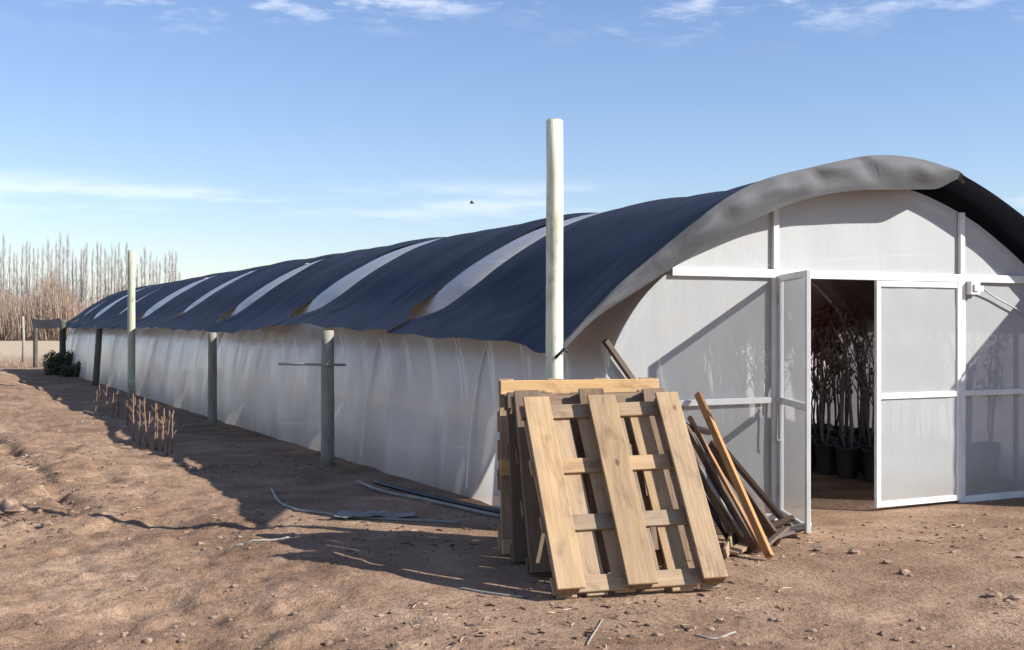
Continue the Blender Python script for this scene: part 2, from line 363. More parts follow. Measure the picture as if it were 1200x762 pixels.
def make_ground():
    def lines(lo, hi, step, far_lo, far_hi, g):
        a = list(np.arange(lo, hi+1e-6, step)); s = step; x = hi
        while x < far_hi: s *= g; x += s; a.append(x)
        s = step; x = lo; b = []
        while x > far_lo: s *= g; x -= s; b.append(x)
        return np.array(b[::-1]+a)
    xs = lines(-5.5, 10.5, 0.04, -4000, 4000, 1.07); ys = lines(3.6, 16.0, 0.04, -3000, 6000, 1.035)
    X, Y = np.meshgrid(xs, ys); Z = ground_h(X, Y)
    nx, ny = len(xs), len(ys)
    co = np.stack([X.ravel(), Y.ravel(), Z.ravel()], 1)
    i = np.arange((nx-1)*(ny-1)); r, c = i//(nx-1), i % (nx-1); b = r*nx+c
    quads = np.stack([b, b+1, b+nx+1, b+nx], 1)
    me = bpy.data.meshes.new('ground'); me.vertices.add(len(co)); me.vertices.foreach_set('co', co.ravel())
    me.loops.add(quads.size); me.loops.foreach_set('vertex_index', quads.ravel().astype(np.int32))
    me.polygons.add(len(quads)); me.polygons.foreach_set('loop_start', (np.arange(len(quads))*4).astype(np.int32))
    me.polygons.foreach_set('loop_total', np.full(len(quads), 4, np.int32)); me.polygons.foreach_set('use_smooth', np.ones(len(quads), bool))
    me.update(); me.validate()
    m, N, L, P = newmat('bare_soil'); geo = N.new('ShaderNodeNewGeometry'); v = geo.outputs['Position']
    a = noise(N, L, v, 0.35, 5, 0.6); b2 = noise(N, L, v, 2.3, 6, 0.65); c3 = noise(N, L, v, 22, 4, 0.7); c4 = noise(N, L, v, 75, 3, 0.7)
    r1 = ramp(N, [(0.32, (0.20, 0.122, 0.078)), (0.5, (0.315, 0.206, 0.136)), (0.68, (0.45, 0.314, 0.212))])
    mx = N.new('ShaderNodeMath'); mx.operation = 'MULTIPLY_ADD'; L.new(b2, mx.inputs[0]); mx.inputs[1].default_value = 0.6
    m2 = N.new('ShaderNodeMath'); m2.operation = 'MULTIPLY'; L.new(a, m2.inputs[0]); m2.inputs[1].default_value = 0.4; L.new(m2.outputs[0], mx.inputs[2]); L.new(mx.outputs[0], r1.inputs[0])
    rs = ramp(N, [(0.35, (0.62, 0.60, 0.58)), (0.5, (1, 1, 1)), (0.7, (1.22, 1.2, 1.16))]); L.new(c3, rs.inputs[0])
    col = mixc(N, L, 0.75, r1.outputs[0], rs.outputs[0], 'MULTIPLY')
    rs2 = ramp(N, [(0.3, (0.7, 0.68, 0.66)), (0.55, (1, 1, 1)), (0.75, (1.2, 1.2, 1.18))]); L.new(c4, rs2.inputs[0])
    col = mixc(N, L, 0.6, col, rs2.outputs[0], 'MULTIPLY')
    pa = noise(N, L, v, 0.8, 4, 0.6, None, 0.8); rp = ramp(N, [(0.36, (0.72, 0.69, 0.67)), (0.56, (1, 1, 1)), (0.72, (1.12, 1.11, 1.1))]); L.new(pa, rp.inputs[0])
    col = mixc(N, L, 0.85, col, rp.outputs[0], 'MULTIPLY')
    cr = noise(N, L, v, 9, 5, 0.75); rc = ramp(N, [(0.27, (0.42, 0.38, 0.36)), (0.37, (1, 1, 1))]); L.new(cr, rc.inputs[0])
    col = mixc(N, L, 0.8, col, rc.outputs[0], 'MULTIPLY')
    # straw-coloured field far away
    sp = N.new('ShaderNodeSeparateXYZ'); L.new(v, sp.inputs[0]); mr = N.new('ShaderNodeMapRange'); mr.interpolation_type = 'SMOOTHSTEP'
    L.new(sp.outputs['Y'], mr.inputs[0]); mr.inputs[1].default_value = 48; mr.inputs[2].default_value = 75
    col = mixc(N, L, mr.outputs[0], col, (0.46, 0.36, 0.25))
    L.new(col, P.inputs['Base Color']); P.inputs['Roughness'].default_value = 0.95; P.inputs['Specular IOR Level'].default_value = 0.1
    nb = bump(N, L, b2, 0.5, 0.05); nb = bump(N, L, c3, 0.9, 0.022, nb); nb = bump(N, L, c4, 0.8, 0.008, nb); L.new(nb, P.inputs['Normal'])
    me.materials.append(m); o = link('ground', me); tag(o, 'bare dry brown soil of the yard and the field beyond', kind='structure'); return o
make_ground()

# ------------------------------------------------------------------ greenhouse
FY, BY, CX = 7.81, 43.0, 7.39
def spline(pts, n):                      # Catmull-Rom through the points, n samples by arc length
    P = [np.array(p, float) for p in pts]; P = [2*P[0]-P[1]]+P+[2*P[-1]-P[-2]]; out = []
    for i in range(1, len(P)-2):
        for t in np.linspace(0, 1, 24, endpoint=False):
            a, b, c, d = P[i-1:i+3]
            out.append(0.5*((2*b)+(-a+c)*t+(2*a-5*b+4*c-d)*t*t+(-a+3*b-3*c+d)*t**3))
    out.append(P[-2]); out = np.array(out); s = np.concatenate([[0], np.cumsum(np.linalg.norm(np.diff(out, axis=0), axis=1))])
    q = np.linspace(0, s[-1], n); return np.stack([np.interp(q, s, out[:,k]) for k in range(out.shape[1])], 1)
HALF = [(-2.80,0),(-2.765,0.5),(-2.70,1.0),(-2.59,1.42),(-2.34,1.80),(-1.95,2.12),(-1.5,2.40),(-1.06,2.61),(-0.5,2.78),(0,2.83)]
PROF = HALF+[(-x, z) for x, z in HALF[-2::-1]]
FILM = spline(PROF, 97)
def film_z(off):                         # height of the cover over an offset from the axis
    h = FILM[:49]; return float(np.interp(-abs(off), h[:,0], h[:,1]))
gh = empty('greenhouse', (CX, FY, 0), 'long tunnel greenhouse of translucent white film with white framed door end', 'greenhouse')
# cover film: one long sheet, wrinkled between the hoops
GAPS = [(11.62, 0.80), (16.02, 1.12), (20.45, 0.92), (24.9, 0.72), (29.35, 1.15), (33.7, 0.35), (38.1, 1.2), (41.2, 0.35)]
ysam = np.linspace(FY, BY, 330); mb = MB(); rows = []
HOOP = 1.46
tg = np.gradient(FILM, axis=0); tg /= np.linalg.norm(tg, axis=1)[:, None]; FN = np.stack([-tg[:,1], tg[:,0]], 1)
YY, KK = np.meshgrid(ysam, np.arange(97), indexing='ij'); FO, FZ = FILM[KK][...,0], FILM[KK][...,1]
PW = 0.022*fbm(YY*1.9, FZ*0.8+FO*0.3+11, 3, 5) - 0.022*np.sin(np.pi*(((YY-FY)/HOOP) % 1.0))
for g_, w_ in GAPS:                       # the film puffs up where no cloth holds it down
    PW = PW + (0.078-np.minimum(PW, 0.02))*np.exp(-((YY-g_)/(w_*0.62))**4)*smooth(FZ, 1.60, 1.95)
PW = PW*np.minimum(1, (YY-FY)/0.4)
FXP = CX+FO+FN[KK][...,0]*PW; FZP = FZ+FN[KK][...,1]*PW
rows = [[(FXP[i,j], YY[i,j], FZP[i,j]) for j in range(97)] for i in range(len(ysam))]
mb.grid(rows); mb.build('cover_film', M_FILM, gh, True)
# hoops inside the film
hoop_pts = [(o*0.982, 0, z*0.985) for o, z in FILM[::3]]
hm = MB().tube(hoop_pts, 0.021, 6).mesh(M_RIB, True, name='hoop')
nh = int((BY-FY)/HOOP)
for i in range(nh+1):
    y = FY+0.05+i*HOOP
    link('hoop', hm, gh, Matrix.Translation((0, y-FY, 0)))
for off in (-1.55, 0.0, 1.55):
    z = film_z(off)-0.075
    MB().tube([(CX+off, FY+0.1, z), (CX+off, BY-0.1, z)], 0.017, 6).build('purlin', M_RIB, gh, True)
for i_, y_ in enumerate((10.05, 12.95, 14.5, 18.9, 23.3, 27.6, 32.0)):
    MB().grid([[(CX+FILM[k][0]-0.014, y_+dy, FILM[k][1]+0.004) for k in range(1, 30)] for dy in (-0.014, 0.014)]+[[(CX+FILM[k][0]-0.006, y_+0.014, FILM[k][1]+0.004) for k in range(1, 30)]]).build('film_batten', M_WHITE, gh, True)
# rear gable
def gable_poly(o0, o1, z0, z1=None, Y=FY, th=0.004, n=24, inset=0.0):
    os_ = np.linspace(o0, o1, n); top = [min(film_z(o), z1) if z1 is not None else film_z(o) for o in os_]
    nzr = 10; P = []
    for j in range(nzr+1):
        f = j/nzr; P.append([(CX+o, Y+0.006*float(vnoise(np.array(o*3.1+7), np.array((z0+(t-z0)*f)*2.2))), z0+(max(t, z0)-z0)*f) for o, t in zip(os_, top)])
    return MB().grid(P)
gable_poly(-2.79, 2.79, 0.0, Y=BY).build('rear_film', M_FILM, gh, True)
# front gable: film panes between white bars
XL, XR = 6.335-CX, 8.445-CX             # door posts, offsets from the axis
ZH, ZR = 2.02, 0.985                    # header, middle rail
panes = [(-2.79, XL, 0.0, ZR), (-2.71, XL, ZR, ZH), (-2.10, XL, ZH, None), (XL, XR, ZH, None), (XR, 2.79, 0.0, ZR), (XR, 2.71, ZR, ZH), (XR, 2.10, ZH, None)]
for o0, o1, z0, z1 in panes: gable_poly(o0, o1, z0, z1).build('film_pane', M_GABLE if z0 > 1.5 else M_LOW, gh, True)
def bar(a, b, W=0.065, T=0.035, name='frame_bar', mat=M_WHITE, parent=gh, yd=(0,0,1)):
    return board2(name, mat, a, b, yd, W, T, parent, 0.004)
fy = FY-0.022
bar((CX+XL, fy, 0), (CX+XL, fy, ZH-0.036), 0.07, yd=(1,0,0)); bar((CX+XR, fy, 0), (CX+XR, fy, ZH-0.036), 0.07, yd=(1,0,0))
bar((CX-2.08, fy, ZH), (CX+2.08, fy, ZH), 0.07)
bar((CX+XL, fy, ZH+0.036), (CX+XL, fy, film_z(XL)), 0.06, yd=(1,0,0)); bar((CX+XR, fy, ZH+0.036), (CX+XR, fy, film_z(XR)), 0.06, yd=(1,0,0))
bar((CX-2.68, fy, ZR), (CX+XL-0.036, fy, ZR), 0.05); bar((CX+XR+0.036, fy, ZR), (CX+2.68, fy, ZR), 0.05)
for o in (-1.62, 1.80, -2.2): bar((CX+o, FY+0.02, 0.0), (CX+o, FY+0.02, film_z(o)-0.03), 0.045, 0.03, 'stud', M_GREYW, yd=(1,0,0))
bar((CX-2.74, fy, 0.03), (CX+XL-0.036, fy, 0.03), 0.06, name='sill_bar'); bar((CX+XR+0.036, fy, 0.03), (CX+2.74, fy, 0.03), 0.06, name='sill_bar')
MB().tube([(CX+o*0.975, FY+0.035, z*0.972) for o, z in FILM[::2]], 0.022, 6).build('end_hoop', M_WHITE, gh, True)
# doors
def door(hinge, ang, W, H, zb, name, handle):
    """leaf hinged at `hinge`, running along ang from +X"""
    d = empty(name, (0,0,0)); d.parent = gh; d.location = Vector((hinge[0], hinge[1], zb))-Vector(gh.location)
    u = Vector((math.cos(ang), math.sin(ang), 0)); h = Vector((hinge[0], hinge[1], zb)); n = Vector((-u.y, u.x, 0))
    def b2(a0, z0, a1, z1, w, nm, mat=M_WHITE): 
        v = Vector((0,0,1)) if abs(z1-z0) < 1e-6 else u
        board2(nm, mat, h+u*a0+Vector((0,0,z0)), h+u*a1+Vector((0,0,z1)), v, w, 0.032, d, 0.003)
    b2(0.025, 0, 0.025, H, 0.05, 'stile'); b2(W-0.025, 0, W-0.025, H, 0.05, 'stile')
    for z in (0.025, ZR-zb, H-0.025): b2(0.051, z, W-0.051, z, 0.05, 'rail')
    for z0, z1 in ((0.05, ZR-zb-0.025), (ZR-zb+0.025, H-0.05)):
        P = [[h+u*(0.05+(W-0.1)*i/8)+Vector((0,0,z0+(z1-z0)*j/8))+n*0.004*random.uniform(-1,1) for i in range(9)] for j in range(9)]
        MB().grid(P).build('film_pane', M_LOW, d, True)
    if handle is not None:
        s = -1
        a = h+u*handle+n*s*0.05
        MB().tube([a+n*(-s)*0.035+Vector((0,0,0.62)), a+Vector((0,0,0.62)), a+Vector((0,0,0.95)), a+n*(-s)*0.035+Vector((0,0,0.95))], 0.009, 6).build('handle', M_GREYP, d, True)
    for z in (0.2, H-0.2):
        MB().tube([h+n*-0.02+Vector((0,0,z-0.04)), h+n*-0.02+Vector((0,0,z+0.04))], 0.009, 6).build('hinge', M_GREYP, d, True)
    return d
FREE = Vector((5.985, 6.972, 0)); HG = Vector((CX+XL+0.03, FY-0.05, 0)); dv = FREE-HG
dl = door((HG.x, HG.y), math.atan2(dv.y, dv.x), dv.length, 1.965, 0.045, 'door', 0.08)
dl['label'] = 'open door leaf swung out past the pallets'
dr = door((CX+XR-0.04, FY-0.045), math.pi+R(0.3), 1.01, 1.95, 0.03, 'door', 0.88)
dr['label'] = 'closed door leaf right of the opening'
# flip the closed leaf's handle to the yard side is covered by n (outward normal points to -Y for ang = pi)
# small white box beside the door head
jb = MB(); c = Vector((CX+XR+0.10, FY-0.06, ZH-0.085)); jb.box((c.x-0.055, c.y-0.035, c.z-0.06), (c.x+0.055, c.y+0.03, c.z+0.06))
jb.box((c.x+0.056, c.y-0.02, c.z-0.03), (c.x+0.115, c.y+0.02, c.z+0.02)); jb.box((c.x-0.03, c.y-0.05, c.z-0.03), (c.x+0.03, c.y-0.036, c.z+0.03))
o = jb.build('junction_box', M_WHITE, None, False, (c.x, c.y, c.z)); tag(o, 'small white box fixed beside the top right corner of the door frame', 'box')
# loose white cord from the box
cb = [Vector((c.x+0.11, c.y, c.z)), Vector((c.x+0.3, c.y+0.02, c.z-0.08)), Vector((c.x+0.62, c.y+0.02, c.z-0.20)), Vector((c.x+0.9, c.y+0.02, c.z-0.31))]
o = MB().tube(cb, 0.008, 6).build('cable', M_GREYP, None, True, tuple(cb[0])); tag(o, 'thin grey cable slanting down from the white box on the gable', 'cable')
# slanting pole at the left foot of the gable
a, b = wp(709, 398, FY-0.05), wp(772, 488, FY-0.05)
o = board2('brace_pole', M_DARKW, a, b, (0,1,0), 0.05, 0.04); tag(o, 'short dark slanting brace at the left end of the gable', 'brace')

# ------------------------------------------------------------------ shade cloths
LEFT = [(-2.99,1.50),(-2.72,1.655),(-2.42,1.85),(-1.95,2.21),(-1.5,2.49),(-1.06,2.71),(-0.5,2.875),(0,2.925)]
RIGHT = [(0.5,2.875),(1.06,2.71),(1.5,2.49),(1.95,2.21),(2.40,1.86),(2.55,1.74),(2.70,1.63),(2.86,1.52)]
FRONT_L = [(-3.17,1.42),(-2.72,1.86),(-2.40,2.12),(-2.08,2.36),(-1.72,2.60),(-1.25,2.80),(-0.5,2.955),(0,2.985)]
FRONT_R = [(0.5,2.945),(1.0,2.80),(1.45,2.60),(1.85,2.36),(2.35,1.98),(2.54,1.80),(2.74,1.65),(2.92,1.50)]
NU = 100
MAIN = spline(LEFT+RIGHT, NU); FRONT = spline(FRONT_L+FRONT_R, NU)
LAB = ['dark shade cloth at the front of the tunnel with a grey rolled hem',
       'second dark shade cloth counted back from the door end', 'third dark shade cloth counted back from the door end',
       'fourth dark shade cloth counted back from the door end', 'fifth dark shade cloth counted back from the door end',
       'sixth dark shade cloth counted back from the door end', 'seventh dark shade cloth counted back from the door end',
       'eighth dark shade cloth counted back from the door end', 'short dark shade cloth at the very far end of the tunnel']
def gapw(off, w, z):                      # half width of the gap over the cover, closed low on both sides
    l = float(smooth(np.array(off), -2.80, -2.52)); r = 1-float(smooth(np.array(off), -0.2, 0.9))
    return (w*0.5)*l*(0.35+0.65*r)-0.05*(1-l)
def eave_dz(y): return float(np.interp(y, [7.4, 9, 11.6, 14, 16, 18, 20.5, 23, 25, 29.3, 33, 38, 43.5], [-.03, -.03, .03, .09, .08, -.02, .0, .02, .05, .0, .03, .0, .03]))
edges = [7.49]+[g for g, _ in GAPS]+[43.35]
for p in range(len(edges)-1):
    y0, y1 = edges[p], edges[p+1]; w0 = GAPS[p-1][1] if p > 0 else 0; w1 = GAPS[p][1] if p < len(GAPS) else 0
    nv = max(10, int((y1-y0)/0.11)); rows = []
    lift = 0.012*(p % 2)
    jj, kk = np.meshgrid(y0+(y1-y0)*np.arange(nv+1)/nv, np.arange(NU), indexing='ij')
    WRN = 0.030*fbm(jj*1.3+p*7, kk*0.035, 3, 40+p) + 0.012*vnoise(jj*4.1, kk*0.05, 77+p)
    for j in range(nv+1):
        f = j/nv; row = []
        for k in range(NU):
            o, z = MAIN[k]
            e0 = y0 + (gapw(o, w0, z) if p > 0 else 0); e1 = y1 - (gapw(o, w1, z) if p < len(GAPS) else 0)
            y = e0+(e1-e0)*f
            if p == 0:
                b = 1-float(smooth(np.array(y), 7.49, 9.4)); b *= b
                o = o*(1-b)+FRONT[k][0]*b; z = z*(1-b)+FRONT[k][1]*b
                if k < 26: y += 0.22*b*(1-k/26.0)**1.5
            ev = max(0.0, 1-k/16.0)
            z += eave_dz(y)*ev**1.4 + 0.012*ev*math.sin(y*5.3+p)
            a, c2 = MAIN[max(k-1,0)], MAIN[min(k+1,NU-1)]; t = np.array([c2[0]-a[0], c2[1]-a[1]]); t /= np.linalg.norm(t); nx, nz = -t[1], t[0]
            sag = -0.02*math.sin(math.pi*f)
            wr = WRN[j][k]
            eg = min(1, f/0.12 if p > 0 else 1, (1-f)/0.12 if p < len(GAPS) else 1)
            d = max(sag+wr, -0.03)*(0.35+0.65*eg)-0.035*(1-eg)*(1-ev)+0.012+lift
            if 90 < k: d += 0
            row.append((CX+o+nx*d, y, z+nz*d))
        rows.append(row)
    base = (CX, (y0+y1)/2, 0)
    if p == 0:
        root = empty('shade_cloth', base, LAB[p], 'shade cloth', 'shade cloths over the tunnel')
        MB().grid(rows).build('cloth', M_CLOTH, root, True)
        # grey hem hanging over the front edge
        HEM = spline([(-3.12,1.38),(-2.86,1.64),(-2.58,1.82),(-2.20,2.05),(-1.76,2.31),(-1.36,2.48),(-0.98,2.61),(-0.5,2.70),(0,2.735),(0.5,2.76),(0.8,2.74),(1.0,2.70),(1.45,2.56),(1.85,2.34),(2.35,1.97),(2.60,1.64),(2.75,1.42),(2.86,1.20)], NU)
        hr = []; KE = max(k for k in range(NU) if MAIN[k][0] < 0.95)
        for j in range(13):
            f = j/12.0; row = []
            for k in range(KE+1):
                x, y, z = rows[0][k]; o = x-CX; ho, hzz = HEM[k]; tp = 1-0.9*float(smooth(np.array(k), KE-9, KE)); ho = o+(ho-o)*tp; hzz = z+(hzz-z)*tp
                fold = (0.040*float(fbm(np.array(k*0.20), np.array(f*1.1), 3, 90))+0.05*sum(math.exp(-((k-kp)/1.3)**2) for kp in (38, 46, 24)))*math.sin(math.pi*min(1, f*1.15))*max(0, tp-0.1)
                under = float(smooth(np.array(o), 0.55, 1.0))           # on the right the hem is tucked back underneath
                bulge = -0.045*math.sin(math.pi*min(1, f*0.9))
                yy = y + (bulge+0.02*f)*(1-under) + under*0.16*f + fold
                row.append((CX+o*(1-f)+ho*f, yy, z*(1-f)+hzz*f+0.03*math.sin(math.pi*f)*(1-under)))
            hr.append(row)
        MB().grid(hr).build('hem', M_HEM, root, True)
    else:
        o = MB().grid(rows).build('shade_cloth', M_CLOTH, None, True, base); tag(o, LAB[p], 'shade cloth', 'shade cloths over the tunnel')

# ------------------------------------------------------------------ posts beside the greenhouse
def post(x, y, top, r, label, cross=None, mat=None, lean=(0,0)):
    z0 = hz(x, y)
    t = empty('wooden_post', (x, y, z0), label, 'post', 'posts along the left side of the tunnel')
    n = 9; pts = []; rad = []
    for i in range(n):
        f = i/(n-1); pts.append((x+lean[0]*f+random.uniform(-1,1)*0.0025, y+lean[1]*f, z0-0.05+(top-z0+0.05)*f)); rad.append(r*(1.04-0.08*f)*random.uniform(0.985, 1.015))
    pts.append((pts[-1][0], pts[-1][1], top+0.004)); rad.append(r*0.86)
    MB().tube(pts, rad, 14).build('pole', mat or M_POST, t, True)
    pl = t.children[0].data.polygons
    pl[len(pl)-1].use_smooth = False; pl[len(pl)-2].use_smooth = False
    MB().tube([(pts[-1][0], pts[-1][1], top+0.0045), (pts[-1][0], pts[-1][1], top+0.010)], [r*0.84, r*0.8], 14).build('cut_end', M_POSTC, t)
    if cross:
        z, a, b = cross; MB().tube([(x-r-0.012+a*RV.x, y-0.09+a*RV.y, z), (x-r-0.012+b*RV.x, y-0.09+b*RV.y, z-0.01)], 0.015, 6).build('cross_stick', M_GREYW, t, True)
    return t
P0 = ray(650)*8.78
post(P0.x, P0.y, 3.10, 0.064, 'tall pale wooden post standing behind the stacked pallets')
p1 = ray(384)*13.6; post(p1.x, p1.y, 1.53, 0.075, 'short wooden post with a thin stick nailed across it', (1.16, -0.50, 0.26), mat=M_POST2)
p2 = ray(249)*18.9; post(p2.x, p2.y, 1.47, 0.072, 'short wooden post between the tall post and the cross-stick post', mat=M_POST2)
p3 = ray(154)*26.6; post(p3.x, p3.y, 3.25, 0.085, 'tall thin sunlit post halfway along the tunnel')
p4 = ray(112)*31.6; post(p4.x, p4.y, 1.50, 0.085, 'short dark post just left of the far tall post', mat=M_DARKP, lean=(0.10, 0))
p5 = ray(73.5)*38.6; post(p5.x, p5.y, 1.75, 0.10, 'short dark post at the far corner of the tunnel', mat=M_DARKP)
p6 = ray(41.5)*46.0; post(p6.x, p6.y, 1.85, 0.085, 'last short dark post beyond the far end of the tunnel', mat=M_DARKP)
# brown cloth strip between the last two posts
rows = []
for i in range(13):
    f = i/12; x = p5.x+(p6.x-p5.x)*f; y = p5.y+(p6.y-p5.y)*f
    rows.append([(x-0.10+0.03*math.sin(f*9+j), y, 1.84-0.06*math.sin(math.pi*f)+(1.52-1.84)*j/5) for j in range(6)])
o = MB().grid(rows).build('cloth_strip', M_AWN, None, True, (p5.x, p5.y, 1.5)); tag(o, 'brown cloth strip hung between the last two posts', 'cloth')
# front tie of the shade cloth to the tall post
o = MB().tube([(CX-3.1, 7.62, 1.40), (P0.x+0.05, P0.y-0.06, 1.43), (P0.x-0.03, P0.y-0.07, 1.36)], 0.012, 6).build('tie_rope', M_BLACK, None, True, (P0.x, P0.y, 1.4)); tag(o, 'short dark rope tying the shade cloth to the tall post', 'rope')

# ------------------------------------------------------------------ pallets
def pallet(bl, az, tilt, W, L, mats, label, skids='v', skew=0.0, rows4=4):
    """bl: front bottom left corner on the ground; az: direction of the width; tilt back from upright"""
    u = Vector((math.cos(az), math.sin(az), 0)); b = Vector((-u.y, u.x, 0))
    v = b*math.sin(tilt)+Vector((0,0,math.cos(tilt))); 
    if skew: u2 = (u*math.cos(skew)+v*math.sin(skew)); v = (v*math.cos(skew)-u*math.sin(skew)); u = u2
    n = u.cross(v)                                   # towards the camera
    TB, TS, TD, BLK = 0.022, 0.022, 0.022, 0.062
    tot = TB+BLK+TS+TD
    o0 = Vector(bl); o0.z = 0
    low = min(0, (-n*tot).z, (u*W).z, (u*W-n*tot).z); o0.z = -low + 0.004
    root = empty('pallet', tuple(o0), label, 'pallet', 'wooden pallets stacked against the tall post')
    ms, mk, md = mats
    def pt(a, c, d): return o0+u*a+v*c-n*d           # a across, c up, d behind the front face
    J = lambda s: random.uniform(-s, s)
    if skids == 'v':
        U, V, A, B = u, v, W, L
        P = pt
    else:
        U, V, A, B = v, u, L, W
        P = lambda a, c, d: pt(c, a, d)
    sk = [(0.09, 0.18), (A/2, 0.18), (A-0.08, 0.16)] if skids == 'v' else [(0.05, 0.10), (A/2, 0.12), (A-0.055, 0.105)]
    for c, w in sk:                                   # three bottom boards on the front
        board('skid', ms, P(c+J(.006), B/2+J(.008), TB/2), V+U*J(.010), U, B+J(.014), w+J(.012), TB, root, 0.004)
    st = [0.06+(B-0.12)*i/(rows4-1) for i in range(rows4)]
    for s in st:
        for c, w in sk: board('block', mk, P(c+J(.008), s+J(.006), TB+BLK/2), V, U, 0.115, min(w-0.02, 0.13), BLK-0.002, root)
        board('stringer', md, P(A/2, s+J(.006), TB+BLK+TS/2), U+V*J(.006), V, A, 0.105, TS, root)
    nd = 6; dw = A/nd
    for i in range(nd):
        board('deck_board', md, P(dw*(i+0.5)+J(.006), B/2+J(.01), TB+BLK+TS+TD/2+0.001), V+U*J(.008), U, B+J(.015), dw-0.052+J(.012), TD, root)
    return root
AZ = math.atan2(-0.262, 0.965)
BL = gp(652, 706); BL.z = 0
NAT = (M_PALLET, M_PALLET_D, M_PALLET)
DARK = (M_PALLET_D, M_PALLET_D, M_PALLET_D)
bdir = Vector((0.262, 0.965, 0)); udir = Vector((0.965, -0.262, 0))
pallet(BL, AZ, R(38), 1.06, 1.335, NAT, 'light wooden pallet leaning at the front of the stack', 'v', R(1.4))
pallet(BL+bdir*0.66-udir*0.01, AZ, R(22), 1.06, 1.20, DARK, 'dark shaded pallet second from the front in the stack', 'v', R(0.8))
pallet(BL+bdir*1.12-udir*0.02, AZ, R(10.5), 1.10, 1.13, DARK, 'dark shaded pallet third from the front in the stack', 'v', R(0.5))
pallet(BL+bdir*1.44-udir*0.035, AZ, R(3.5), 1.16, 1.215, (M_PALLET_O, M_PALLET_D, M_PALLET), 'upright pallet at the back of the stack with a bright top board', 'h', R(0.0))

# ------------------------------------------------------------------ leaning timber and scraps right of the pallets
def lean(name, mat, a, b, W, T, label, cat, yd=(0,1,0.3)):
    o = board2(name, mat, a, b, yd, W, T); tag(o, label, cat); return o
a = gp(902, 657); a.z = 0.03; b = wp(818, 461, FY-0.09)
lean('plank', M_ORANGE, a, b, 0.052, 0.045, 'orange brown plank leaning on the gable right of the pallets', 'plank')
a = gp(884, 648); a.z = 0.02; b = wp(800, 500, FY-0.16)
lean('plank', M_DARKW, a, b, 0.11, 0.03, 'wide dark brown plank leaning just left of the orange plank', 'plank')
a = gp(866, 642); a.z = 0.04; b = wp(792, 498, FY-0.24)
lean('plank', M_DARKW, a, b, 0.10, 0.035, 'dark plank leaning closest to the pallets', 'plank')
a = gp(872, 645); a.z = 0.10; b = wp(797, 507, FY-0.30)
o = MB().tube([a, (a+b)/2+Vector((0,0,-0.02)), b], 0.014, 8).build('pipe', M_HOSE, None, True, tuple(a)); tag(o, 'thin grey pipe leaning in front of the dark planks', 'pipe')
a = gp(856, 638); a.z = 0.03; b = wp(790, 520, FY-0.36)
o = MB().tube([a, (a+b)/2+Vector((0,0,-0.02)), b], 0.025, 8).build('pipe', M_BLACK, None, True, tuple(a)); tag(o, 'black plastic pipe leaning beside the pallets', 'pipe')
a = wp(800, 497, FY-0.14); b = wp(845, 585, FY-0.20)
lean('plank', M_GREYW, b, a, 0.075, 0.02, 'pale grey board leaning between the dark planks and the orange plank', 'plank')
a = wp(793, 497, FY-0.20); b = wp(830, 505, FY-0.13)
lean('plank', M_DARKW, a, b, 0.07, 0.04, 'short dark offcut lying across the tops of the leaning planks', 'offcut')
a = gp(925, 622); a.z = 0.03; b = gp(845, 612); b.z = 0.62
lean('plank', M_DARKW, a, b, 0.08, 0.03, 'dark plank leaning behind the orange plank towards the open door', 'plank')
a = gp(893, 650); a.z = 0.03; b = wp(808, 488, FY-0.12)
lean('plank', M_ORANGE, a, b, 0.035, 0.03, 'thin brown lath leaning just left of the orange plank', 'plank')
a = gp(912, 640); a.z = 0.03; b = wp(832, 520, FY-0.10)
lean('plank', M_DARKW, a, b, 0.09, 0.03, 'brown board leaning just right of the orange plank', 'plank')
scr = [((866,644),(908,634),0.07,M_GREYW,'pale'), ((880,640),(948,626),0.05,M_DARKW,'dark'), ((905,628),(951,630),0.06,M_GREYW,'short grey'),
       ((858,652),(884,640),0.09,M_PALLET,'light'), ((870,634),(930,620),0.05,M_DARKW,'thin dark'), ((893,648),(922,640),0.05,M_DARKW,'small dark'), ((850,655),(862,636),0.07,M_PALLET,'yellowish')]
SL = ['pale grey scrap board on the ground at the foot of the leaning planks', 'dark scrap lath on the ground reaching towards the open door leaf', 'short grey scrap lying right below the open door leaf',
      'light wood scrap on the ground beside the front pallet', 'thin dark lath on the ground behind the other scraps', 'small dark scrap near the foot of the orange plank', 'yellowish offcut lying against the right edge of the front pallet']
for i, (pa, pb, w, m, _) in enumerate(scr):
    a, b = gp(*pa), gp(*pb); a.z = hz(a.x, a.y)+0.016+0.004*i; b.z = hz(b.x, b.y)+0.02+0.012*i+0.03*(i % 3)
    o = board2('wood_scrap', m, a, b, (0.3,0.9,0.1) if i % 2 else (0.5,0.6,0.3), w, 0.022); tag(o, SL[i], 'wood scrap', 'wood scraps beside the pallets')

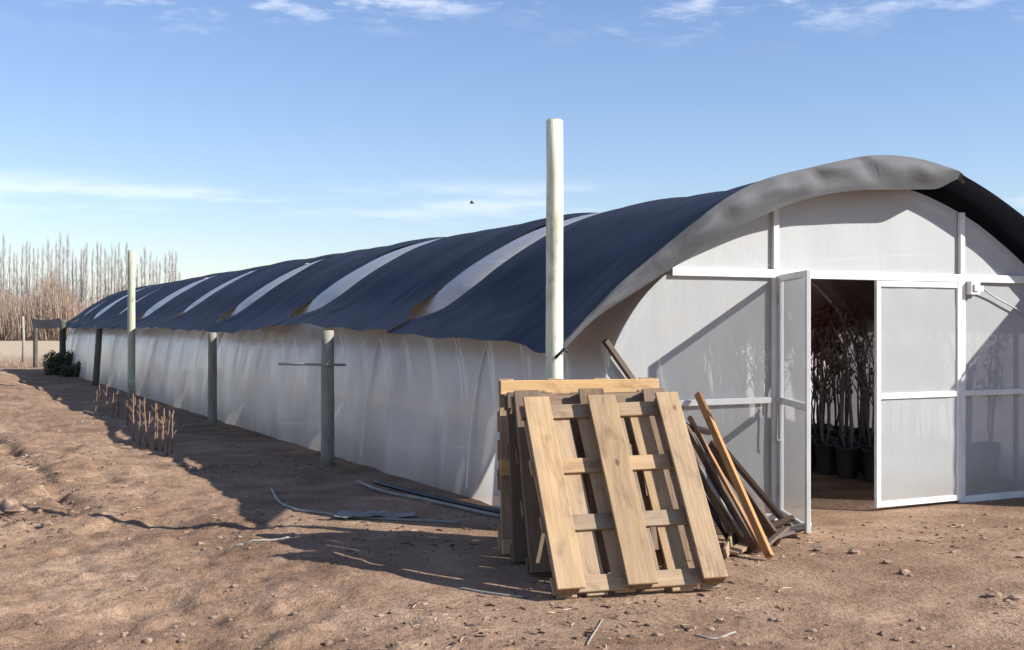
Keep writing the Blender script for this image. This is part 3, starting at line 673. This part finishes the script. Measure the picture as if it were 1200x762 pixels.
# ------------------------------------------------------------------ hoses and things lying in the shade of the tunnel
def ground_line(name, px, r, mat, label, cat, lift=0.0, n=8):
    P = spline([tuple(gp(*q)) for q in px], 40); pts = []
    for q in P: pts.append((q[0], q[1], hz(q[0], q[1])+r*0.8+lift))
    o = MB().tube(pts, r, n).build(name, mat, None, True, pts[0]); tag(o, label, cat); return o
ground_line('hose', [(318,574),(330,590),(350,600),(375,603),(400,607),(440,609),(500,611),(540,613)], 0.013, M_HOSE, 'pale grey hose curving over the soil in the tunnel shade', 'hose')
ground_line('hose', [(420,566),(450,578),(500,588),(540,597),(586,607),(640,613)], 0.016, M_HOSE, 'grey hose lying along the foot of the tunnel film', 'hose', 0.01)
ground_line('hose', [(440,566),(480,577),(530,589),(588,602),(640,608)], 0.022, M_BLACK, 'black hose lying against the foot of the tunnel film', 'hose')
ground_line('stick', [(276,641),(300,641),(338,640)], 0.008, M_GREYW, 'pale stick lying at the tip of the pallet shadow', 'stick', 0, 6)
ground_line('stick', [(540,690),(575,696),(612,700)], 0.008, M_GREYW, 'pale stick lying in the shadow left of the front pallet', 'stick', 0, 6)
ground_line('stick', [(815,741),(838,744),(862,739)], 0.006, M_GREYW, 'pale twig on the sunlit soil below the pallets', 'stick', 0, 6)
ground_line('stick', [(688,758),(697,742),(706,726)], 0.005, M_GREYW, 'thin twig standing out on the soil at the bottom edge', 'stick', 0, 6)
# folded sheet of pale plastic on the soil
P = []
c0 = gp(440, 606)
for j in range(7):
    P.append([(c0.x+RV.x*(i-6)*0.055+FV.x*(j-3)*0.05, c0.y+RV.y*(i-6)*0.055+FV.y*(j-3)*0.05, hz(c0.x, c0.y)+0.02+0.03*abs(float(vnoise(np.array(i*0.6), np.array(j*0.7), 4)))) for i in range(13)])
o = MB().grid(P).build('plastic_scrap', M_HOSE, None, True, tuple(c0)); tag(o, 'crumpled pale plastic scrap on the ground beside the curving hose', 'plastic')

# ------------------------------------------------------------------ dry stalks along the edge of the shade
ST = [((112,486),455),((121,480),458),((133,486),458),((140,490),460),((157,514),459),((164,518),466),((172,524),463),((183,529),470),((191,532),476),((196,538),478),((150,500),470)]+[((118+7.3*i+random.uniform(-3,3), 478+5.2*i+random.uniform(-4,5)), 452+2.6*i+random.uniform(-6,8)) for i in range(12)]
for i, (q, ty) in enumerate(ST):
    g = gp(*q); z0 = hz(g.x, g.y); t = (g.x*FV.x+g.y*FV.y); top = CAM_H+(380-ty)/FPX*t
    rt = empty('dry_stalk', (g.x, g.y, z0), 'dry brown weed stalk standing at the edge of the tunnel shade', 'stalk', 'dry stalks beside the tunnel shade')
    H = top-z0; pts = []; x, y = g.x, g.y
    for k in range(6): pts.append((x, y, z0-0.02+H*k/5)); x += random.uniform(-.012,.012); y += random.uniform(-.012,.012)
    MB().tube(pts, [0.013-0.0015*k for k in range(6)], 6).build('stem', M_STALK, rt, True)
    for k in range(5):
        b = Vector(pts[random.choice((2,3,3,4))]); a = random.uniform(0, 6.28); l = random.uniform(.06,.16)
        MB().tube([b, b+Vector((math.cos(a)*l*.5, math.sin(a)*l*.5, l*.8))], [0.005, 0.003], 4).build('branch', M_STALK, rt, True)

# ------------------------------------------------------------------ stones and clods
def rock(r, seed):
    rg = random.Random(seed); mb = MB(); n, m_ = 8, 5; vs = [(0,0,-r*0.4)]
    for j in range(1, m_):
        th = math.pi*j/m_
        for i in range(n):
            k = r*rg.uniform(0.72, 1.12); a = 2*math.pi*(i+0.5*(j % 2))/n; vs.append((k*math.sin(th)*math.cos(a)*1.15, k*math.sin(th)*math.sin(a), -k*math.cos(th)*0.62))
    vs.append((0,0,r*0.6)); fs = []
    for i in range(n): fs.append((0, 1+(i+1) % n, 1+i)); fs.append((len(vs)-1, 1+(m_-2)*n+i, 1+(m_-2)*n+(i+1) % n))
    for j in range(m_-2):
        for i in range(n): fs.append((1+j*n+i, 1+j*n+(i+1) % n, 1+(j+1)*n+(i+1) % n, 1+(j+1)*n+i))
    return mb.add(vs, fs)
RK = [((225,553),0.055,'dark stone at the edge of the tunnel shade'),((1165,699),0.05,'pale stone on the soil near the right edge, left of its pair'),((1190,702),0.045,'stone at the right edge of the picture beside a pale one'),
      ((1040,660),0.035,'dark clod on the soil in front of the closed door leaf'),((1000,648),0.04,'clod on the soil straight in front of the doorway'),((960,645),0.045,'pale stone on the soil right of the wood scraps'),
      ((1060,672),0.04,'pale clod farther out in front of the closed door leaf'),((20,602),0.10,'big dark clod by the left edge of the picture'),((5,596),0.13,'biggest dark clod cut by the left edge of the picture'),((55,615),0.05,'small dark clod right of the big clods at the left edge')]
for i, (q, r, lab) in enumerate(RK):
    g = gp(*q); z = hz(g.x, g.y); me = rock(r, i).mesh(M_STONE if i % 3 else M_STONE, False, name='stone'); o = link('stone', me); o.location = (g.x, g.y, z+r*0.2); o.rotation_euler.z = i*1.3; tag(o, lab, 'stone')
rg = random.Random(5); mb = MB()
for i in range(2600):
    d = 4.6+rg.random()**1.6*16; px = rg.uniform(-60, 1260); g = ray(px)*d
    if g.x > 4.3 and g.y > 7.4: continue
    if 3.0 < g.x < 5.0 and 5.4 < g.y: continue
    if vnoise(np.array(g.x*0.8), np.array(g.y*0.8), 8) < -0.15 and rg.random() < 0.8: continue
    r = 0.006+0.022*rg.random()**3; z = hz(g.x, g.y); k = rock(r, rg.randrange(40))
    mb.add([(g.x+x, g.y+y, z+zz+r*0.1) for x, y, zz in k.v], k.f)
o = mb.build('clods', M_STONE, None, False, (0, 8, 0)); tag(o, 'small loose clods and pebbles strewn over the dry soil', 'gravel', kind='stuff')

# bits of straw, bark and root strewn over the yard, and a dark line of them in the old rut
def litter(spots, lo, hi, wid, name, mat, label, cat, seed):
    rg = random.Random(seed); mb = MB(); hs = ground_h(np.array([p[0] for p in spots]), np.array([p[1] for p in spots]))
    for (x, y), z in zip(spots, hs):
        a = rg.uniform(0, 6.28); l = rg.uniform(lo, hi); w = wid*rg.uniform(.6, 1.4); d = Vector((math.cos(a)*l, math.sin(a)*l, rg.uniform(-.15,.25)*l)); c = Vector((x, y, float(z)+w*.6))
        mb.tube([c-d/2, c+Vector((rg.uniform(-.15,.15)*l, rg.uniform(-.15,.15)*l, w*.5)), c+d/2], [w*.6, w, w*.4], 3, False)
    o = mb.build(name, mat, None, False, (0, 8, 0)); tag(o, label, cat, kind='stuff')
rg = random.Random(55); sp1 = []; sp2 = []
while len(sp1) < 700:
    d = 4.6+rg.random()**1.5*17; g = ray(rg.uniform(-60, 1260))*d
    if (g.x > 4.3 and g.y > 7.5) or vnoise(np.array(g.x*.7), np.array(g.y*.7), 28) < -0.05: continue
    (sp1 if rg.random() < .55 else sp2).append((g.x, g.y))
for k in range(620):
    t = rg.random(); p = RUT_A.lerp(RUT_B, t)
    if vnoise(np.array(t*9.0), np.array(.5), 2) < -0.25: continue
    sp2.append((p.x+rg.gauss(0,.07), p.y+rg.gauss(0,.07)))
g = gp(6, 606)
for k in range(160): sp2.append((g.x+rg.gauss(0,.16), g.y+rg.gauss(0,.22)))
litter(sp1, .02, .09, .0035, 'straw_bits', M_STRAW, 'short pale straw bits strewn over the soil', 'straw', 1)
litter(sp2, .012, .07, .006, 'root_bits', M_LITTER, 'dark root and bark crumbs strewn over the soil and along the old rut', 'litter', 2)

# ------------------------------------------------------------------ weeds and shrubs at the far left end
def shrub(c, H, Rr, n, label, seed, mat=M_LEAF):
    rg = random.Random(seed); z0 = hz(c[0], c[1]); t = empty('shrub', (c[0], c[1], z0), label, 'shrub', 'low shrubs at the far end of the tunnel')
    st = MB(); lf = MB()
    for k in range(14):
        a = rg.uniform(0, 6.28); e = Vector((c[0]+math.cos(a)*Rr*rg.uniform(.2,.8), c[1]+math.sin(a)*Rr*rg.uniform(.2,.8), z0+H*rg.uniform(.5,.95)))
        st.tube([(c[0], c[1], z0-0.03), ((c[0]+e.x)/2+rg.uniform(-.05,.05), (c[1]+e.y)/2, z0+(e.z-z0)*.6), e], [0.02, 0.013, 0.005], 5)
    lob = [(rg.uniform(-.6,.6)*Rr, rg.uniform(-.6,.6)*Rr, rg.uniform(.25,.75)*H, rg.uniform(.28,.5)*Rr) for _ in range(9)]
    for k in range(n):
        lx, ly, lz, lr = rg.choice(lob); d = Vector((rg.gauss(0,1), rg.gauss(0,1), rg.gauss(0,1))).normalized()*lr*rg.random()**.4
        p = Vector((c[0]+lx+d.x, c[1]+ly+d.y, max(z0+.02, z0+lz+d.z))); s = rg.uniform(.03,.06)
        a = Vector((rg.gauss(0,1), rg.gauss(0,1), rg.gauss(0,1))).normalized(); b = a.cross(Vector((rg.gauss(0,1), rg.gauss(0,1), rg.gauss(0,1)))).normalized()
        lf.add([p-a*s, p+b*s*.5, p+a*s, p-b*s*.5], [(0,1,2,3)])
    st.build('stems', M_STALK, t, True); lf.build('foliage', mat, t); return t
g = gp(62, 438); shrub((g.x, g.y), 0.75, 0.75, 2600, 'dark green shrub growing by the last posts of the tunnel', 1)
g = gp(88, 441); shrub((g.x, g.y), 0.48, 0.55, 1500, 'low dark green shrub in the shade at the far tunnel corner', 2)
rg = random.Random(11); mb = MB()
for i in range(5200):
    x = rg.uniform(-26, 4.0); y = rg.uniform(34, 66)
    if x > 2.2 and y < 46: continue
    if vnoise(np.array(x*.35), np.array(y*.35), 6) < -0.1: continue
    z = hz(x, y); h = rg.uniform(.10, .45)*(1.0 if y > 40 else .6); a = rg.uniform(0, 3.14); w = .012
    dx, dy = math.cos(a)*w, math.sin(a)*w; lx, ly = rg.uniform(-.12,.12), rg.uniform(-.12,.12)
    mb.add([(x-dx,y-dy,z-.02),(x+dx,y+dy,z-.02),(x+lx,y+ly,z+h)], [(0,1,2)])
o = mb.build('dry_weeds', M_STRAW, None, False, (0, 45, 0)); tag(o, 'dry straw coloured weeds at the far edge of the bare soil', 'weeds', kind='stuff')
g = ray(27)*52; z0 = hz(g.x, g.y); mb = MB().tube([(g.x, g.y, z0-.05), (g.x+.02, g.y, 1.1), (g.x, g.y, 1.97)], [.06,.06,.055], 8)
mb.tube([(g.x, g.y, 1.965), (g.x, g.y, 1.99)], [.055, .03], 8); o = mb.build('marker_post', M_GREYW, None, True, (g.x, g.y, z0)); tag(o, 'thin white post far left in the field before the trees', 'post')

# ------------------------------------------------------------------ far trees
def poplar_meshes(seed):
    rg = random.Random(seed); H = 15.0; tr = MB(); br = MB(); x = y = 0; pts = []; rad = []
    for k in range(8): pts.append(Vector((x, y, H*k/7))); rad.append(0.24*(1-k/7.8)); x += rg.uniform(-.08,.08); y += rg.uniform(-.08,.08)
    tr.tube(pts, rad, 6)
    for k in range(80):
        f = rg.uniform(.12,.94); i = min(6, int(f*7)); b = pts[i].lerp(pts[i+1], f*7-i); a = rg.uniform(0, 6.28); l = (1.15-f)*rg.uniform(1.6, 3.6)
        o = Vector((math.cos(a), math.sin(a), 0)); m1 = b+o*l*.16+Vector((0,0,l*.35)); m2 = m1+o*l*.08+Vector((0,0,l*.65))
        r = .045*(1.2-f); br.tube([b, m1, m2], [r, r*.75, r*.25], 3, False)
        for q in range(3):
            s = m1.lerp(m2, rg.random()); a2 = rg.uniform(0, 6.28); br.tube([s, s+Vector((math.cos(a2)*.2, math.sin(a2)*.2, rg.uniform(.5, 1.0)))], [r*.5, r*.2], 3, False)
    return tr.mesh(M_BARK, True, name='trunk'), br.mesh(M_BARK, True, name='crown')
PM = [poplar_meshes(100+i) for i in range(5)]
rg = random.Random(21); x = -26; i = 0
while x < 214:
    d = 195+rg.uniform(-14, 14); g = ray(x)*d; tall = (1.0 if x < 120 else 0.95-0.15*(x-120)/95)*rg.uniform(.86, 1.08)*1.02
    t = empty('poplar_tree', (g.x, g.y, 0), 'bare haze-paled poplar in the far row behind the tunnel', 'tree', 'bare poplars on the horizon')
    t.rotation_euler.z = rg.uniform(0, 6.28); t.scale = (1.0, 1.0, tall)
    a, b = PM[i % 5]; link('trunk', a, t); link('crown', b, t); i += 1
    x += rg.uniform(3.2, 6.2)
rg = random.Random(31); mb = MB()
for k in range(15000):
    px = rg.uniform(-120, 165); d = rg.uniform(120, 165); g = ray(px)*d
    top = 7.0*(1-max(0, (px-60)/140)*.45)*(0.72+0.28*float(vnoise(np.array(px*.05), np.array(1.0), 3)))
    h = top*rg.uniform(.45, 1.0); a = rg.uniform(0, 6.28); w = rg.uniform(.02, .045); s = Vector((rg.uniform(-.6,.6), rg.uniform(-.6,.6), h)); b0 = Vector((g.x, g.y, rg.random()*h*.4))
    mb.tube([b0, b0+s*.55+Vector((rg.uniform(-.15,.15), 0, 0)), b0+s], [w, w*.8, w*.3], 3, False)
o = mb.build('willow_thicket', M_TWIG, None, False, (0, 140, 0)); tag(o, 'brown leafless willow thicket in front of the far poplars', 'thicket', kind='stuff')

# ------------------------------------------------------------------ potted saplings inside the tunnel
def sapling(seed, rust):
    rg = random.Random(seed); t = empty('potted_sapling', (0,0,0)); n = 14
    mb = MB(); prof = [(.10,0),(.115,.16),(.13,.31),(.138,.33),(.125,.33),(.12,.29)]
    vs = [(r*math.cos(2*math.pi*k/n), r*math.sin(2*math.pi*k/n), z) for r, z in prof for k in range(n)]
    mb.add(vs, [(j*n+k, j*n+(k+1) % n, (j+1)*n+(k+1) % n, (j+1)*n+k) for j in range(len(prof)-1) for k in range(n)]); mb.build('pot', M_BLACK, t, True)
    mb = MB(); mb.add([(0.12*math.cos(2*math.pi*k/n), 0.12*math.sin(2*math.pi*k/n), .295) for k in range(n)], [tuple(range(n))]); mb.build('potting_soil', M_DARKW, t)
    lf = MB()
    for s in range(3):
        a = rg.uniform(0, 6.28); H = rg.uniform(.9, 1.5); pts = [Vector((math.cos(a)*.04, math.sin(a)*.04, .29))]
        for k in range(5): pts.append(pts[-1]+Vector((rg.uniform(-.035,.035), rg.uniform(-.035,.035), H/5)))
        st = MB().tube(pts, [.013,.012,.010,.008,.006,.004], 5)
        for k in range(7):
            b = pts[rg.randrange(2, 6)]; a2 = rg.uniform(0, 6.28); l = rg.uniform(.12,.35); e = b+Vector((math.cos(a2)*l*.5, math.sin(a2)*l*.5, l)); st.tube([b, e], [.006,.003], 4)
            if rust:
                for q in range(10):
                    p = b.lerp(e, rg.random())+Vector((rg.gauss(0,.05), rg.gauss(0,.05), rg.gauss(0,.05))); u = Vector((rg.gauss(0,1), rg.gauss(0,1), rg.gauss(0,1))).normalized()*.035; w = u.cross(Vector((rg.gauss(0,1),.3,1))).normalized()*.018
                    lf.add([p-u, p+w, p+u, p-w], [(0,1,2,3)])
        st.build('stem', M_STEM, t, True)
    if rust: lf.build('dry_leaves', M_RUST, t)
    return t
prot = [sapling(200+i, i % 2 == 1) for i in range(4)]
used = [False]*4; rg = random.Random(77)
for r_ in range(5):
    for c_ in range(11):
        x = 8.75+r_*0.31+rg.uniform(-.03,.03); y = 8.85+c_*0.37+rg.uniform(-.03,.03)
        i = (rg.randrange(2)*2+1) if (r_ > 2 and rg.random() < .7) else rg.randrange(2)*2
        t = copy_tree(prot[i]) if used[i] else prot[i]; used[i] = True
        t.location = (x, y, hz(x, y)); t.rotation_euler.z = rg.uniform(0, 6.28)
        if i % 2: tag(t, 'potted sapling with rusty dry leaves inside the tunnel', 'potted plant', 'rusty leaved potted saplings'); t.scale = (1,1,1.15)
        else: tag(t, 'bare potted sapling in a black pot seen through the doorway', 'potted plant', 'bare potted saplings')

# ------------------------------------------------------------------ neighbouring shed (its roof shadow falls on the gable's right side)
k = 3.55; cnr = Vector((8.29, FY, 0.99))+SUN_DIR*k
X0, Y0, ZE = cnr.x, cnr.y, cnr.z
sh = empty('timber_shed', (X0, Y0, 0), 'plank shed beside the tunnel whose shadow falls on the gable', 'shed')
Wd, Dp = 3.6, 2.6; slope = 0.80; XM = X0+Wd/2; ZT = ZE+slope*Wd/2
nb_ = 18; bw = Wd/nb_
for side, yy in ((-1, Y0), (1, Y0+Dp)):
    for i in range(nb_):
        xx = X0+bw*(i+.5); zt = ZE+slope*(Wd/2-abs(xx-XM))-0.02
        board2('plank', M_GREYW, (xx, yy, 0), (xx, yy, zt), (1,0,0), bw-0.004, 0.03, sh)
for xx in (X0+0.018, X0+Wd-0.018):
    for i in range(13):
        y = Y0+0.02+(Dp-0.04)*(i+.5)/13; board2('plank', M_GREYW, (xx, y, 0), (xx, y, ZE-0.01), (0,1,0), (Dp-0.04)/13-0.004, 0.03, sh)
for s in (-1, 1):
    a = Vector((XM, Y0+Dp/2, ZT+0.03)); b = Vector((XM+s*(Wd/2+0.02), Y0+Dp/2, ZE+0.03-0.016))
    board2('roof_sheet', M_GREYP, a, b, (0,1,0), Dp+0.06, 0.03, sh)

# ------------------------------------------------------------------ a bird in the sky
c = dp(553, 237, 60); mb = MB()
mb.tube([c+RV*-.13, c+RV*-.05, c+RV*.06, c+RV*.15], [.01,.045,.04,.008], 8)
bd = empty('bird', tuple(c), 'tiny dark bird flying in the sky left of the tall post', 'bird')
mb.build('body', M_DARKW, bd, True)
for s in (-1, 1):
    w = Vector((-RV.y, RV.x, 0))*s; U = Vector((0,0,1))
    P = [[c+w*.03+RV*.05, c+w*.14+U*.10+RV*.04, c+w*.28+U*.09], [c+w*.03-RV*.06, c+w*.14+U*.10-RV*.06, c+w*.28+U*.085-RV*.05]]
    MB().grid([[q for q in r] for r in P]+[[q-U*.01 for q in P[1]], [q-U*.01 for q in P[0]], P[0]]).build('wing', M_DARKW, bd)
